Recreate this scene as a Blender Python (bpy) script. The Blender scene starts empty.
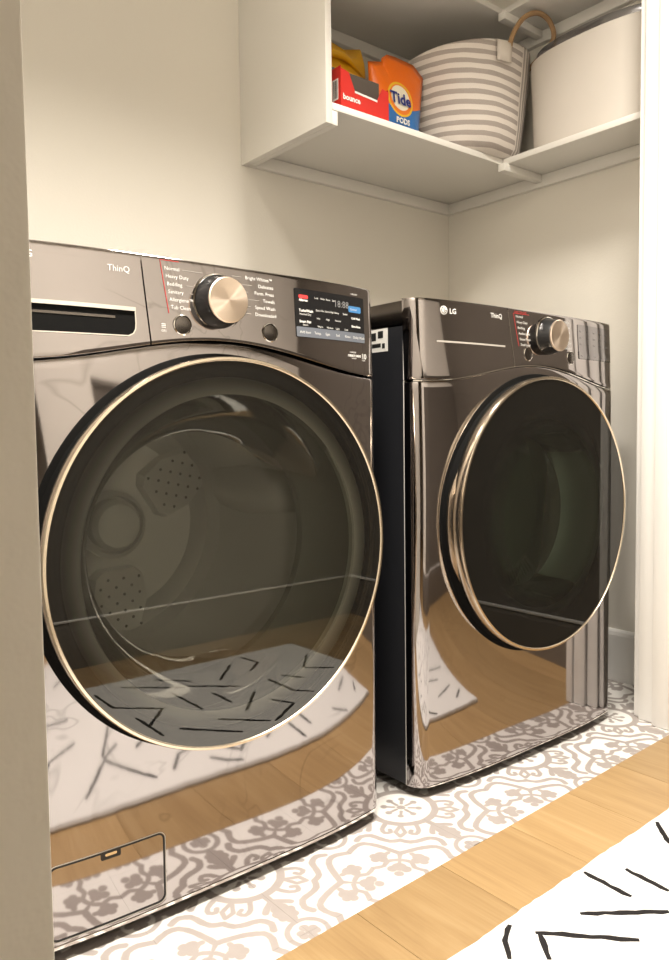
import bpy, bmesh, math, random
from mathutils import Vector, Matrix
random.seed(7)
PI = math.pi
scene = bpy.context.scene
C = scene.collection

# ------------------------------------------------------------------ camera, world, lights, exposure
F_PX = 772.9
cam_d = bpy.data.cameras.new('camera')
cam = bpy.data.objects.new('camera', cam_d); C.objects.link(cam)
cam_d.sensor_fit = 'VERTICAL'; cam_d.sensor_height = 24.0
cam_d.lens = F_PX / 960 * 24.0
cam_d.clip_start = 0.02
yaw, pit, rol = 0.6842, 0.0599, -0.0124
fw = Vector((math.sin(yaw)*math.cos(pit), math.cos(yaw)*math.cos(pit), -math.sin(pit)))
r0 = Vector((math.cos(yaw), -math.sin(yaw), 0)); u0 = r0.cross(fw)
rr = r0*math.cos(rol) + u0*math.sin(rol); uu = -r0*math.sin(rol) + u0*math.cos(rol)
m = Matrix((rr, uu, -fw)).transposed().to_4x4()
m.translation = Vector((-0.2754, -1.054, 0.7278))
cam.matrix_world = m
scene.camera = cam

world = bpy.data.worlds.new('world'); scene.world = world; world.use_nodes = True
world.node_tree.nodes['Background'].inputs[0].default_value = (1.0, 0.9, 0.78, 1)
world.node_tree.nodes['Background'].inputs[1].default_value = 0.03

vs = scene.view_settings
vs.view_transform = 'Standard'; vs.look = 'None'; vs.gamma = 1.0; vs.use_curve_mapping = False
vs.exposure = 0.0

LAMP_COL = (1.0, 0.93, 0.83)
def ceiling_lamp(name, loc, power, size, col=(1.0, 0.86, 0.68), spread=PI*0.9):
    l = bpy.data.lights.new(name, 'AREA'); l.shape = 'DISK'; l.size = size
    l.energy = power; l.color = col; l.spread = spread
    o = bpy.data.objects.new(name, l); C.objects.link(o); o.location = loc
    return o
ceiling_lamp('ceiling_lamp', (0.10, -0.52, 2.47), 38, 0.34, LAMP_COL, math.radians(119))
ceiling_lamp('ceiling_lamp', (0.92, -0.52, 2.47), 26, 0.34, LAMP_COL, math.radians(119))

# ------------------------------------------------------------------ node helpers
class N:
    """tiny expression builder for shader node trees"""
    def __init__(s, nt): s.nt = nt
    def node(s, t, **kw):
        n = s.nt.nodes.new(t)
        for k, v in kw.items(): setattr(n, k, v)
        return n
    def put(s, inp, v):
        if isinstance(v, bpy.types.NodeSocket): s.nt.links.new(v, inp)
        elif isinstance(v, (tuple, list)) and len(v) == 3 and inp.type == 'RGBA': inp.default_value = (*v, 1)
        else: inp.default_value = v
    def math(s, op, a, b=None, c=None, clamp=False):
        n = s.node('ShaderNodeMath', operation=op, use_clamp=clamp)
        s.put(n.inputs[0], a)
        if b is not None: s.put(n.inputs[1], b)
        if c is not None: s.put(n.inputs[2], c)
        return n.outputs[0]
    def vec(s, op, a, b=None, scale=None):
        n = s.node('ShaderNodeVectorMath', operation=op)
        s.put(n.inputs[0], a)
        if b is not None: s.put(n.inputs[1], b)
        if scale is not None: s.put(n.inputs['Scale'], scale)
        return n.outputs['Value'] if op in ('LENGTH', 'DISTANCE', 'DOT_PRODUCT') else n.outputs[0]
    def mix(s, f, a, b):
        n = s.node('ShaderNodeMix', data_type='RGBA')
        s.put(n.inputs['Factor'], f); s.put(n.inputs['A'], a); s.put(n.inputs['B'], b)
        return [o for o in n.outputs if o.type == 'RGBA'][0]
    def noise(s, vec, scale, detail=3, rough=0.5, dist=0.0):
        n = s.node('ShaderNodeTexNoise'); s.put(n.inputs['Vector'], vec)
        n.inputs['Scale'].default_value = scale; n.inputs['Detail'].default_value = detail
        n.inputs['Roughness'].default_value = rough; n.inputs['Distortion'].default_value = dist
        return n.outputs[0]
    def ramp(s, f, stops):
        n = s.node('ShaderNodeValToRGB'); s.put(n.inputs[0], f)
        e = n.color_ramp.elements
        while len(e) < len(stops): e.new(0.5)
        for el, (p, c) in zip(e, stops): el.position = p; el.color = (*c, 1) if len(c) == 3 else c
        return n.outputs[0]
    def bump(s, h, strength, dist=0.001):
        n = s.node('ShaderNodeBump'); n.inputs['Strength'].default_value = strength
        n.inputs['Distance'].default_value = dist; s.put(n.inputs['Height'], h)
        return n.outputs[0]

def base_mat(name):
    mt = bpy.data.materials.new(name); mt.use_nodes = True
    return mt, N(mt.node_tree), mt.node_tree.nodes['Principled BSDF']

def plain(name, col, rough=0.5, metal=0.0, spec=0.5, coat=0.0, vary=0.04, bump=0.0, bscale=200, emit=None):
    """a principled material with a faint procedural variation"""
    mt, n, p = base_mat(name)
    tc = n.node('ShaderNodeTexCoord')
    ns = n.noise(tc.outputs['Object'], 6.0, 3)
    f = n.math('MULTIPLY_ADD', ns, vary*2, 1.0-vary)
    n.put(p.inputs['Base Color'], n.vec('SCALE', tuple(col), scale=f))
    p.inputs['Roughness'].default_value = rough; p.inputs['Metallic'].default_value = metal
    p.inputs['Specular IOR Level'].default_value = spec; p.inputs['Coat Weight'].default_value = coat
    if bump:
        n.put(p.inputs['Normal'], n.bump(n.noise(tc.outputs['Object'], bscale, 2), bump, 0.001))
    if emit:
        p.inputs['Emission Color'].default_value = (*emit[0], 1); p.inputs['Emission Strength'].default_value = emit[1]
    return mt

M = {}
def wall_mat():
    mt, n, p = base_mat('wall_paint')
    pos = n.node('ShaderNodeNewGeometry').outputs['Position']
    big = n.noise(pos, 1.2, 2)
    n.put(p.inputs['Base Color'], n.mix(big, (0.79, 0.755, 0.685), (0.825, 0.79, 0.72)))
    p.inputs['Roughness'].default_value = 0.6; p.inputs['Specular IOR Level'].default_value = 0.3
    n.put(p.inputs['Normal'], n.bump(n.noise(pos, 170, 3), 0.35, 0.0012))
    return mt
M['wall'] = wall_mat()
M['hall_dim'] = plain('hall_dim_paint', (0.135, 0.118, 0.10), 0.6, spec=0.3)  # hall dimness put into the colour of its end wall and low boards
M['hall_dim_gloss'] = plain('hall_dim_gloss_paint', (0.15, 0.13, 0.11), 0.3, vary=0.02)  # same dimness in the colour of the hall baseboards
M['ceiling'] = plain('ceiling_paint', (0.80, 0.78, 0.73), 0.8, spec=0.2, bump=0.2)
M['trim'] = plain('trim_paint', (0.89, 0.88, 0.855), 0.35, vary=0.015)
M['casing'] = plain('casing_paint', (0.70, 0.66, 0.57), 0.5, vary=0.02)
M['melamine'] = plain('shelf_melamine', (0.80, 0.78, 0.735), 0.38, vary=0.02)
M['black_plastic'] = plain('black_plastic', (0.010, 0.010, 0.011), 0.28)
M['matte_black'] = plain('matte_black_plastic', (0.006, 0.006, 0.006), 0.8, spec=0.06)
M['rubber'] = plain('rubber', (0.02, 0.02, 0.02), 0.7)
M['gap'] = plain('seam_black', (0.008, 0.008, 0.008), 0.6)
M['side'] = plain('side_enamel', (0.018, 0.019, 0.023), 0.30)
M['chrome'] = plain('chrome', (0.80, 0.77, 0.73), 0.10, metal=1.0, vary=0.01)
M['edge_line'] = plain('edge_highlight', (0.78, 0.76, 0.73), 0.5, metal=0.3)  # highlight along the cabinet's side edge, put into a pale colour
M['recess'] = plain('recess_black', (0.006, 0.006, 0.006), 0.7, spec=0.08)
M['champagne'] = plain('champagne_metal', (0.80, 0.70, 0.56), 0.22, metal=1.0, vary=0.02)
M['white_print'] = plain('white_print', (0.80, 0.79, 0.76), 0.6, vary=0.0)
M['red_print'] = plain('red_print', (0.62, 0.05, 0.05), 0.5, vary=0.0)
M['blue_print'] = plain('blue_print', (0.05, 0.20, 0.45), 0.5, vary=0.0)
M['grey_print'] = plain('grey_key_strip', (0.14, 0.155, 0.185), 0.35, vary=0.0)
M['display'] = plain('display_glass', (0.012, 0.012, 0.013), 0.16, vary=0.0)
M['digit'] = plain('digit_grey', (0.22, 0.22, 0.22), 0.5, vary=0.0)
M['faint_print'] = plain('faint_print', (0.44, 0.41, 0.37), 0.5, vary=0.0)

def metal_mat(name, base, rough, streak):
    mt, n, p = base_mat(name)
    tc = n.node('ShaderNodeTexCoord').outputs['Object']
    # fine wipe marks left by a cloth: thin curved lines with a shape of their own
    d = n.noise(tc, 5.0, 3, 0.6, 1.2)
    line = n.math('ABSOLUTE', n.math('SUBTRACT', d, 0.5))
    line = n.math('SUBTRACT', 1.0, n.math('SMOOTH_MIN', n.math('MULTIPLY', line, 55.0), 1.0, 0.2), clamp=True)
    mask = n.math('MULTIPLY', n.math('SUBTRACT', n.noise(tc, 4.0, 2), 0.44, clamp=True), 9.0, clamp=True)
    st = n.math('MULTIPLY', n.math('MULTIPLY', line, mask), streak)
    n.put(p.inputs['Base Color'], n.mix(st, base, tuple(c*0.55 for c in base)))
    p.inputs['Metallic'].default_value = 1.0
    blot = n.noise(tc, 9.0, 3)
    n.put(p.inputs['Roughness'], n.math('MULTIPLY_ADD', blot, 0.05, rough))
    return mt
M['metal'] = metal_mat('graphite_metal', (0.390, 0.362, 0.362), 0.030, 0.45)
M['metal_dryer'] = metal_mat('graphite_metal_dryer', (0.375, 0.347, 0.345), 0.028, 0.12)
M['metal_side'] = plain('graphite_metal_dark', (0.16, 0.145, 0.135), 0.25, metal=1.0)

def knob_mat():
    mt, n, p = base_mat('knob_spun_metal')
    tc = n.node('ShaderNodeTexCoord').outputs['Object']
    p.inputs['Base Color'].default_value = (0.86, 0.72, 0.60, 1); p.inputs['Metallic'].default_value = 1.0
    p.inputs['Roughness'].default_value = 0.33; p.inputs['Anisotropic'].default_value = 0.85
    tn = n.node('ShaderNodeTangent', direction_type='RADIAL', axis='Y')
    n.put(p.inputs['Tangent'], tn.outputs[0])
    return mt
M['display_dryer'] = plain('mirror_display', (0.26, 0.245, 0.25), 0.06, metal=1.0, vary=0.0)
M['knob'] = knob_mat()

def tinted_glass(name, tint, r_clear, r_dark, ior=1.5):
    """outer door glass: clear dark tint in the middle, printed black towards the rim"""
    mt = bpy.data.materials.new(name); mt.use_nodes = True
    nt = mt.node_tree; nt.nodes.clear(); n = N(nt)
    out = n.node('ShaderNodeOutputMaterial')
    tc = n.node('ShaderNodeTexCoord').outputs['Object']
    sx = n.node('ShaderNodeSeparateXYZ'); n.put(sx.inputs[0], tc)
    r = n.math('SQRT', n.math('ADD', n.math('POWER', sx.outputs[0], 2.0), n.math('POWER', sx.outputs[2], 2.0)))
    mr = n.node('ShaderNodeMapRange', interpolation_type='SMOOTHSTEP')
    n.put(mr.inputs[0], r); mr.inputs[1].default_value = r_clear; mr.inputs[2].default_value = r_dark
    tr = n.node('ShaderNodeBsdfTransparent'); tr.inputs[0].default_value = (*tint, 1)
    bk = n.node('ShaderNodeBsdfDiffuse'); bk.inputs[0].default_value = (0.007, 0.007, 0.0062, 1)
    mx = n.node('ShaderNodeMixShader'); n.put(mx.inputs[0], mr.outputs[0])
    nt.links.new(tr.outputs[0], mx.inputs[1]); nt.links.new(bk.outputs[0], mx.inputs[2])
    fr = n.node('ShaderNodeFresnel'); fr.inputs[0].default_value = ior
    gl = n.node('ShaderNodeBsdfGlossy'); gl.inputs[0].default_value = (1, 0.98, 0.95, 1); gl.inputs['Roughness'].default_value = 0.008
    m2 = n.node('ShaderNodeMixShader'); n.put(m2.inputs[0], fr.outputs[0])
    nt.links.new(mx.outputs[0], m2.inputs[1]); nt.links.new(gl.outputs[0], m2.inputs[2])
    nt.links.new(m2.outputs[0], out.inputs[0])
    return mt
M['glass_washer'] = tinted_glass('washer_door_glass', (0.96, 0.96, 0.93), 0.210, 0.284, 1.85)
M['glass_dryer'] = tinted_glass('dryer_door_glass', (0.70, 0.78, 0.71), 0.15, 0.235, 1.5)
def bowl_glass():
    mt = bpy.data.materials.new('inner_bowl_glass'); mt.use_nodes = True
    nt = mt.node_tree; nt.nodes.clear(); n = N(nt)
    out = n.node('ShaderNodeOutputMaterial')
    tr = n.node('ShaderNodeBsdfTransparent'); tr.inputs[0].default_value = (0.93, 0.94, 0.91, 1)
    gl = n.node('ShaderNodeBsdfGlossy'); gl.inputs['Roughness'].default_value = 0.03
    df = n.node('ShaderNodeBsdfDiffuse'); df.inputs[0].default_value = (0.70, 0.72, 0.66, 1)
    lw = n.node('ShaderNodeLayerWeight'); lw.inputs[0].default_value = 0.35
    m0 = n.node('ShaderNodeMixShader'); m0.inputs[0].default_value = 0.20
    nt.links.new(tr.outputs[0], m0.inputs[1]); nt.links.new(df.outputs[0], m0.inputs[2])
    m1 = n.node('ShaderNodeMixShader'); n.put(m1.inputs[0], n.math('MULTIPLY', lw.outputs['Fresnel'], 0.8))
    nt.links.new(m0.outputs[0], m1.inputs[1]); nt.links.new(gl.outputs[0], m1.inputs[2])
    nt.links.new(m1.outputs[0], out.inputs[0])
    return mt
M['bowl'] = bowl_glass()
M['drum'] = plain('drum_steel', (0.72, 0.72, 0.70), 0.35, metal=0.6, vary=0.05)
M['drum_back'] = plain('drum_back_steel', (0.68, 0.68, 0.66), 0.4, metal=0.5, vary=0.05)
M['lifter'] = plain('lifter_plastic', (0.62, 0.62, 0.59), 0.4)
M['dryer_drum'] = plain('dryer_drum_enamel', (0.42, 0.45, 0.42), 0.45, metal=0.4)
M['collar'] = plain('bowl_collar_plastic', (0.85, 0.86, 0.76), 0.5)
M['gasket'] = plain('gasket_rubber', (0.30, 0.31, 0.28), 0.45)

def spline2(ctrl, per):
    P = [Vector(c) for c in ctrl]; P = [P[0]*2-P[1]] + P + [P[-1]*2-P[-2]]; out = []
    for i in range(1, len(P)-2):
        for k in range(per):
            t = k/per
            out.append(0.5*((2*P[i]) + (P[i+1]-P[i-1])*t + (2*P[i-1]-5*P[i]+4*P[i+1]-P[i+2])*t*t + (3*P[i]-P[i-1]-3*P[i+1]+P[i+2])*t**3))
    out.append(P[-2]); return out
# encaustic tile pattern: signed-distance strokes folded eightfold about each medallion
PAT_C = (0.744, 0.003); PAT_H = 0.183
def tile_mat():
    mt, n, p = base_mat('patterned_tile')
    pos = n.node('ShaderNodeNewGeometry').outputs['Position']
    q = n.vec('SCALE', n.vec('SUBTRACT', pos, (PAT_C[0], PAT_C[1], 0)), scale=1/PAT_H)
    sx = n.node('ShaderNodeSeparateXYZ'); n.put(sx.inputs[0], q)
    u = n.math('PINGPONG', sx.outputs[0], 1.0); v = n.math('PINGPONG', sx.outputs[1], 1.0)
    a = n.math('MAXIMUM', u, v); b = n.math('MINIMUM', u, v)
    cb = n.node('ShaderNodeCombineXYZ'); n.put(cb.inputs[0], b); n.put(cb.inputs[1], a)
    P = cb.outputs[0]
    ds = []
    def seg(A, B, w):
        ax, ay = A; bx, by = B; L2 = (bx-ax)**2 + (by-ay)**2
        pa = n.vec('SUBTRACT', P, (ax, ay, 0))
        t = n.math('MULTIPLY', n.vec('DOT_PRODUCT', pa, (bx-ax, by-ay, 0)), 1/L2, clamp=True)
        ds.append(n.math('SUBTRACT', n.vec('DISTANCE', pa, n.vec('SCALE', (bx-ax, by-ay, 0), scale=t)), w))
    def path(pts, w):
        if len(pts) > 3: pts = [(q.x, q.y) for q in spline2(pts, 2)]
        for A, B in zip(pts, pts[1:]): seg(A, B, w)
    def disc(c, r, sc=(1, 1)):
        d = n.vec('LENGTH', n.vec('MULTIPLY', n.vec('SUBTRACT', P, (*c, 0)), (1/sc[0], 1/sc[1], 0)))
        ds.append(n.math('SUBTRACT', d, r))
    def ring(c, r, w):
        d = n.vec('DISTANCE', P, (*c, 0))
        ds.append(n.math('SUBTRACT', n.math('ABSOLUTE', n.math('SUBTRACT', d, r)), w))
    disc((0, 0), 0.0480)
    seg((0, 0.07), (0, 0.17), 0.022); disc((0, 0.18), 0.0384)
    seg((0.06, 0.06), (0.12, 0.12), 0.022); disc((0.13, 0.13), 0.0384)
    ring((0, 0), 0.355, 0.042)
    # loop on the diagonal
    path([(0.27, 0.27), (0.33, 0.40), (0.42, 0.42)], 0.0260)
    # hook beside the loop
    path([(0.14, 0.36), (0.20, 0.46), (0.27, 0.49), (0.30, 0.44), (0.26, 0.41)], 0.0286)
    # leaf on the axis
    disc((0, 0.60), 0.0840); disc((0, 0.68), 0.1020); disc((0.06, 0.66), 0.0540); disc((0.055, 0.73), 0.0480); disc((0, 0.77), 0.0600)
    path([(0, 0.40), (0, 0.52)], 0.0390); path([(0, 0.47), (0.09, 0.54), (0.13, 0.58)], 0.0338)
    # inner band
    path([(0.47, 0.47), (0.42, 0.56), (0.32, 0.60), (0.22, 0.63), (0.17, 0.72), (0.20, 0.80)], 0.0351)
    # outer band
    path([(0.64, 0.64), (0.52, 0.67), (0.40, 0.71), (0.29, 0.78), (0.27, 0.88), (0.32, 1.0)], 0.0351)
    # ring with a small flower between medallions
    ring((0, 1.0), 0.17, 0.028); disc((0, 0.94), 0.0480); disc((0.06, 0.98), 0.0432); disc((0, 1.0), 0.0360)
    # palmettes
    path([(0.64, 0.64), (0.72, 0.70), (0.80, 0.80)], 0.0312)
    path([(0.56, 0.72), (0.56, 0.80)], 0.0312)
    disc((0.55, 0.80), 0.0660); disc((0.61, 0.83), 0.0540); disc((0.52, 0.86), 0.0480); disc((0.57, 0.89), 0.0480)
    disc((0.80, 0.80), 0.0720); disc((0.78, 0.87), 0.0540); disc((0.88, 0.88), 0.0480)
    path([(0.70, 0.74), (0.66, 0.82), (0.70, 0.90), (0.66, 1.0)], 0.0286)
    # smooth-free union
    while len(ds) > 1:
        ds = [n.math('MINIMUM', ds[i], ds[i+1]) if i+1 < len(ds) else ds[i] for i in range(0, len(ds), 2)]
    wob = n.math('MULTIPLY', n.math('SUBTRACT', n.noise(pos, 60, 2), 0.5), 0.018)
    f = n.math('MULTIPLY_ADD', n.math('ADD', ds[0], wob), -60.0, 0.5, clamp=True)
    gr = n.noise(pos, 35, 3)
    col = n.mix(f, n.mix(gr, (0.74, 0.72, 0.69), (0.80, 0.78, 0.75)), n.mix(gr, (0.31, 0.275, 0.258), (0.37, 0.33, 0.31)))
    n.put(p.inputs['Base Color'], col); p.inputs['Roughness'].default_value = 0.42
    p.inputs['Specular IOR Level'].default_value = 0.4
    return mt
M['tile'] = tile_mat()
M['grout'] = plain('grout', (0.55, 0.53, 0.50), 0.8)

def wood_mat():
    mt, n, p = base_mat('oak_plank')
    tc = n.node('ShaderNodeTexCoord').outputs['Object']
    oi = n.node('ShaderNodeObjectInfo').outputs['Random']
    off = n.node('ShaderNodeCombineXYZ'); n.put(off.inputs[0], n.math('MULTIPLY', oi, 37.0)); n.put(off.inputs[1], n.math('MULTIPLY', oi, 91.0))
    q = n.vec('ADD', n.vec('MULTIPLY', tc, (9.0, 1.0, 9.0)), off.outputs[0])
    g1 = n.noise(q, 2.2, 4, 0.6, 1.4); g2 = n.noise(n.vec('MULTIPLY', q, (5, 1, 5)), 5.0, 3, 0.6)
    g = n.math('MULTIPLY_ADD', g2, 0.35, n.math('MULTIPLY', g1, 0.65))
    col = n.ramp(g, [(0.30, (0.295, 0.185, 0.085)), (0.50, (0.36, 0.235, 0.110)), (0.72, (0.42, 0.29, 0.148))])
    tone = n.math('MULTIPLY_ADD', oi, 0.22, 0.89)
    n.put(p.inputs['Base Color'], n.vec('SCALE', col, scale=tone))
    p.inputs['Roughness'].default_value = 0.38
    n.put(p.inputs['Normal'], n.bump(g, 0.12, 0.001))
    return mt
M['wood'] = wood_mat()
M['rug'] = plain('rug_white_wool', (0.70, 0.69, 0.67), 0.95, spec=0.1, bump=0.8, bscale=420)
M['rug_black'] = plain('rug_black_wool', (0.022, 0.020, 0.020), 0.95, spec=0.1, bump=0.8, bscale=420)

# ------------------------------------------------------------------ mesh helpers
def link(name, me, mat=None, parent=None, loc=None, smooth=False, autosmooth=None):
    o = bpy.data.objects.new(name, me); C.objects.link(o)
    if mat is not None and not me.materials: me.materials.append(mat)
    if parent is not None: o.parent = parent
    if loc is not None: o.location = loc
    if smooth:
        me.polygons.foreach_set('use_smooth', [True]*len(me.polygons))
    if autosmooth is not None:
        me.set_sharp_from_angle(angle=math.radians(autosmooth))
    return o
def mesh(name, verts, faces):
    me = bpy.data.meshes.new(name); me.from_pydata([tuple(v) for v in verts], [], faces); me.update()
    return me
def bm_mesh(name, bm):
    me = bpy.data.meshes.new(name); bm.normal_update(); bm.to_mesh(me); bm.free(); return me
def box_bm(bm, x0, x1, y0, y1, z0, z1, bev=0.0, segs=2):
    t = bmesh.new(); bmesh.ops.create_cube(t, size=1)
    for v in t.verts:
        v.co = Vector(((x0+x1)/2 + v.co.x*(x1-x0), (y0+y1)/2 + v.co.y*(y1-y0), (z0+z1)/2 + v.co.z*(z1-z0)))
    if bev: bmesh.ops.bevel(t, geom=t.edges[:], offset=bev, segments=segs, affect='EDGES', profile=0.5)
    me = bpy.data.meshes.new('t'); t.to_mesh(me); t.free(); bm.from_mesh(me); bpy.data.meshes.remove(me)
def box(name, x0, x1, y0, y1, z0, z1, mat, parent=None, bev=0.0):
    bm = bmesh.new(); box_bm(bm, x0, x1, y0, y1, z0, z1, bev)
    return link(name, bm_mesh(name, bm), mat, parent, smooth=bev > 0, autosmooth=35 if bev else None)
def prism(name, poly, z0, z1, mat, parent=None, bev=0.0):
    """vertical prism over a counter-clockwise polygon in x, y"""
    n = len(poly)
    v = [(x, y, z0) for x, y in poly] + [(x, y, z1) for x, y in poly]
    f = [tuple(range(n-1, -1, -1)), tuple(range(n, 2*n))] + [(i, (i+1) % n, n+(i+1) % n, n+i) for i in range(n)]
    me = mesh(name, v, f)
    if bev:
        bm = bmesh.new(); bm.from_mesh(me)
        es = [e for e in bm.edges if all(abs(q.co.z-z1) < 1e-6 for q in e.verts)]
        bmesh.ops.bevel(bm, geom=es, offset=bev, segments=2, affect='EDGES')
        bm.to_mesh(me); bm.free()
    return link(name, me, mat, parent)
def lathe_y(name, prof, mat, parent=None, seg=96, loc=None, closed=False, a0=0.0, a1=2*PI, smooth=30):
    """revolve (radius, y) points about the local y axis"""
    full = abs(a1-a0-2*PI) < 1e-6
    na = seg if full else seg+1
    v, f = [], []
    for i in range(na):
        t = a0 + (a1-a0)*i/seg
        for r, y in prof: v.append((r*math.cos(t), y, r*math.sin(t)))
    k = len(prof)
    for i in range(seg):
        j = (i+1) % na
        for q in range(k-1 if not closed else k):
            q2 = (q+1) % k
            f.append((i*k+q, i*k+q2, j*k+q2, j*k+q))
    if closed and not full:
        f.append(tuple(range(k))); f.append(tuple((na-1)*k+q for q in range(k-1, -1, -1)))
    me = mesh(name, v, f)
    bm = bmesh.new(); bm.from_mesh(me); bmesh.ops.remove_doubles(bm, verts=bm.verts, dist=1e-6)
    bmesh.ops.recalc_face_normals(bm, faces=bm.faces); bm.to_mesh(me); bm.free()
    return link(name, me, mat, parent, loc, smooth=True, autosmooth=smooth)
def tube(name, pts, rad, mat, parent=None, seg=10):
    pts = [Vector(p) for p in pts]; v, f = [], []
    prev = None
    for i, p in enumerate(pts):
        t = (pts[min(i+1, len(pts)-1)] - pts[max(i-1, 0)]).normalized()
        a = prev if prev is not None else (Vector((0, 0, 1)) if abs(t.z) < 0.9 else Vector((1, 0, 0)))
        n1 = (a - t*a.dot(t)).normalized(); n2 = t.cross(n1); prev = n1
        r = rad(i/(len(pts)-1)) if callable(rad) else rad
        for s in range(seg):
            an = 2*PI*s/seg; v.append(p + (n1*math.cos(an) + n2*math.sin(an))*r)
    for i in range(len(pts)-1):
        for s in range(seg):
            s2 = (s+1) % seg; f.append((i*seg+s, i*seg+s2, (i+1)*seg+s2, (i+1)*seg+s))
    f.append(tuple(range(seg-1, -1, -1))); f.append(tuple((len(pts)-1)*seg+s for s in range(seg)))
    return link(name, mesh(name, v, f), mat, parent, smooth=True, autosmooth=50)
def spline(ctrl, per=8):
    P = [Vector(c) for c in ctrl]; P = [P[0]*2-P[1]] + P + [P[-1]*2-P[-2]]; out = []
    for i in range(1, len(P)-2):
        for k in range(per):
            t = k/per
            out.append(0.5*((2*P[i]) + (P[i+1]-P[i-1])*t + (2*P[i-1]-5*P[i]+4*P[i+1]-P[i+2])*t*t + (3*P[i]-P[i-1]-3*P[i+1]+P[i+2])*t**3))
    out.append(P[-2]); return out
def struct(o):
    o['kind'] = 'structure'; return o
def empty(name, loc=(0, 0, 0), rz=0.0):
    o = bpy.data.objects.new(name, None); C.objects.link(o); o.location = loc; o.rotation_euler = (0, 0, rz)
    o.empty_display_size = 0.05
    return o
def tag(o, label, cat, group=None):
    o['label'] = label; o['category'] = cat
    if group: o['group'] = group
    return o

# ------------------------------------------------------------------ the room
Y_BACK, X_RIGHT, X_LEFT, Z_CEIL = 0.80, 1.761, -0.2411, 2.50
Y_HALL, X_HALL0, X_HALL1 = -1.45, -2.2, 1.74
def edge_y(x): return -0.198 + (x - 0.306)*0.0367          # line where tile meets oak

floor = struct(empty('floor'))
def clip(poly, keep_above):
    out = []
    for i in range(len(poly)):
        A, B = poly[i], poly[(i+1) % len(poly)]
        da, db = A[1]-edge_y(A[0]), B[1]-edge_y(B[0])
        if not keep_above: da, db = -da, -db
        if da >= 0: out.append(A)
        if da*db < 0:
            t = da/(da-db); out.append((A[0]+(B[0]-A[0])*t, A[1]+(B[1]-A[1])*t))
    return out
T = PAT_H; g = 0.00015
tile_me = None
ix0, ix1 = -7, 6
for ix in range(ix0, ix1):
    for iy in range(-2, 5):
        x0, y0 = PAT_C[0]+ix*T, PAT_C[1]+iy*T
        x1, y1 = min(x0+T, X_RIGHT), min(y0+T, Y_BACK)
        x0 = max(x0, X_LEFT)
        if x0 >= x1-0.004 or y0 >= y1-0.004: continue
        full = abs(x1-x0-T) < 1e-5 and abs(y1-y0-T) < 1e-5
        poly = [(x0+g, y0+g), (x1-g, y0+g), (x1-g, y1-g), (x0+g, y1-g)]
        if iy < 0:
            if max(y1-edge_y(x0), y1-edge_y(x1)) <= 0.003: continue
            pc = clip(poly, True)
            if len(pc) < 3: continue
            if len(pc) != 4 or min(y for _, y in pc) > y0+g+1e-6 or any(abs(a[1]-b[1]) > 1e-6 for a, b in zip(pc, poly)): full = False
            poly = pc
        if full:
            if tile_me is None:
                o = prism('tile', [(g, g), (T-g, g), (T-g, T-g), (g, T-g)], -0.009, 0.0, M['tile'], floor, bev=0.0)
                tile_me = o.data; o.location = (x0, y0, 0)
            else: link('tile', tile_me, None, floor, (x0, y0, 0))
        else:
            prism('tile', poly, -0.009, 0.0, M['tile'], floor, bev=0.0)
box('subfloor', -2.4, 1.9, -3.2, 1.0, -0.06, -0.0085, M['grout'], floor)
PW = 0.193
k0 = -14
for k in range(k0, 7):
    x0 = 0.46 + k*PW; x1 = x0+PW
    rnd = random.Random(k*13+5)
    ys = [edge_y(x0)+0.05, -3.1]
    cuts = [rnd.uniform(-1.2, -0.75), rnd.uniform(-2.4, -1.7)]
    if 0 <= k <= 6: cuts[0] = rnd.uniform(-1.35, -1.0)
    yy = [ys[0]] + cuts + [ys[1]]
    for a, b in zip(yy, yy[1:]):
        if x0 > 1.9 and a < -2.5: pass
        poly = clip([(x0+0.0003, b+0.0003), (x1-0.0003, b+0.0003), (x1-0.0003, a-0.0003), (x0+0.0003, a-0.0003)], False)
        if len(poly) >= 3:
            prism('plank', poly, -0.0085, 0.0005, M['wood'], floor, bev=0.0004)

# closet walls
struct(box('wall_back', X_LEFT-0.1, X_RIGHT+0.1, Y_BACK, Y_BACK+0.1, -0.02, Z_CEIL, M['wall']))
struct(box('wall_right', X_RIGHT, X_RIGHT+0.1, -0.036, Y_BACK, -0.02, Z_CEIL, M['wall']))
struct(box('wall_left', X_LEFT-0.12, X_LEFT, -0.95, Y_BACK, -0.02, Z_CEIL, M['wall'], bev=0.0006))
# front wall of the closet, either side of the opening
struct(box('wall_front_right', 1.545, X_RIGHT+0.1, -0.150, -0.036, -0.02, Z_CEIL, M['wall']))
struct(box('wall_front_left', X_HALL0, X_LEFT-0.12, -0.150, -0.036, -0.02, Z_CEIL, M['wall']))
struct(box('wall_header', X_LEFT, 1.545, -0.150, -0.036, 2.20, Z_CEIL, M['wall']))
# hall
struct(box('wall_hall', 0.02, X_HALL1, Y_HALL-0.1, Y_HALL, -0.02, Z_CEIL, M['wall']))
struct(box('wall_hall_end', X_HALL1, X_HALL1+0.1, Y_HALL-0.1, -0.151, -0.02, Z_CEIL, M['hall_dim']))
struct(box('wall_hall_left', X_HALL0-0.1, X_HALL0, -3.1, -0.036, -0.02, Z_CEIL, M['wall']))
struct(box('wall_hall_far', X_HALL0, 0.02, -3.2, -3.1, -0.02, Z_CEIL, M['wall']))
struct(box('wall_hall_side', 0.02, 0.12, -3.1, Y_HALL-0.1, -0.02, Z_CEIL, M['wall']))
struct(box('ceiling', -2.4, 1.9, -3.2, 1.0, Z_CEIL, Z_CEIL+0.08, M['ceiling']))
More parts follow.
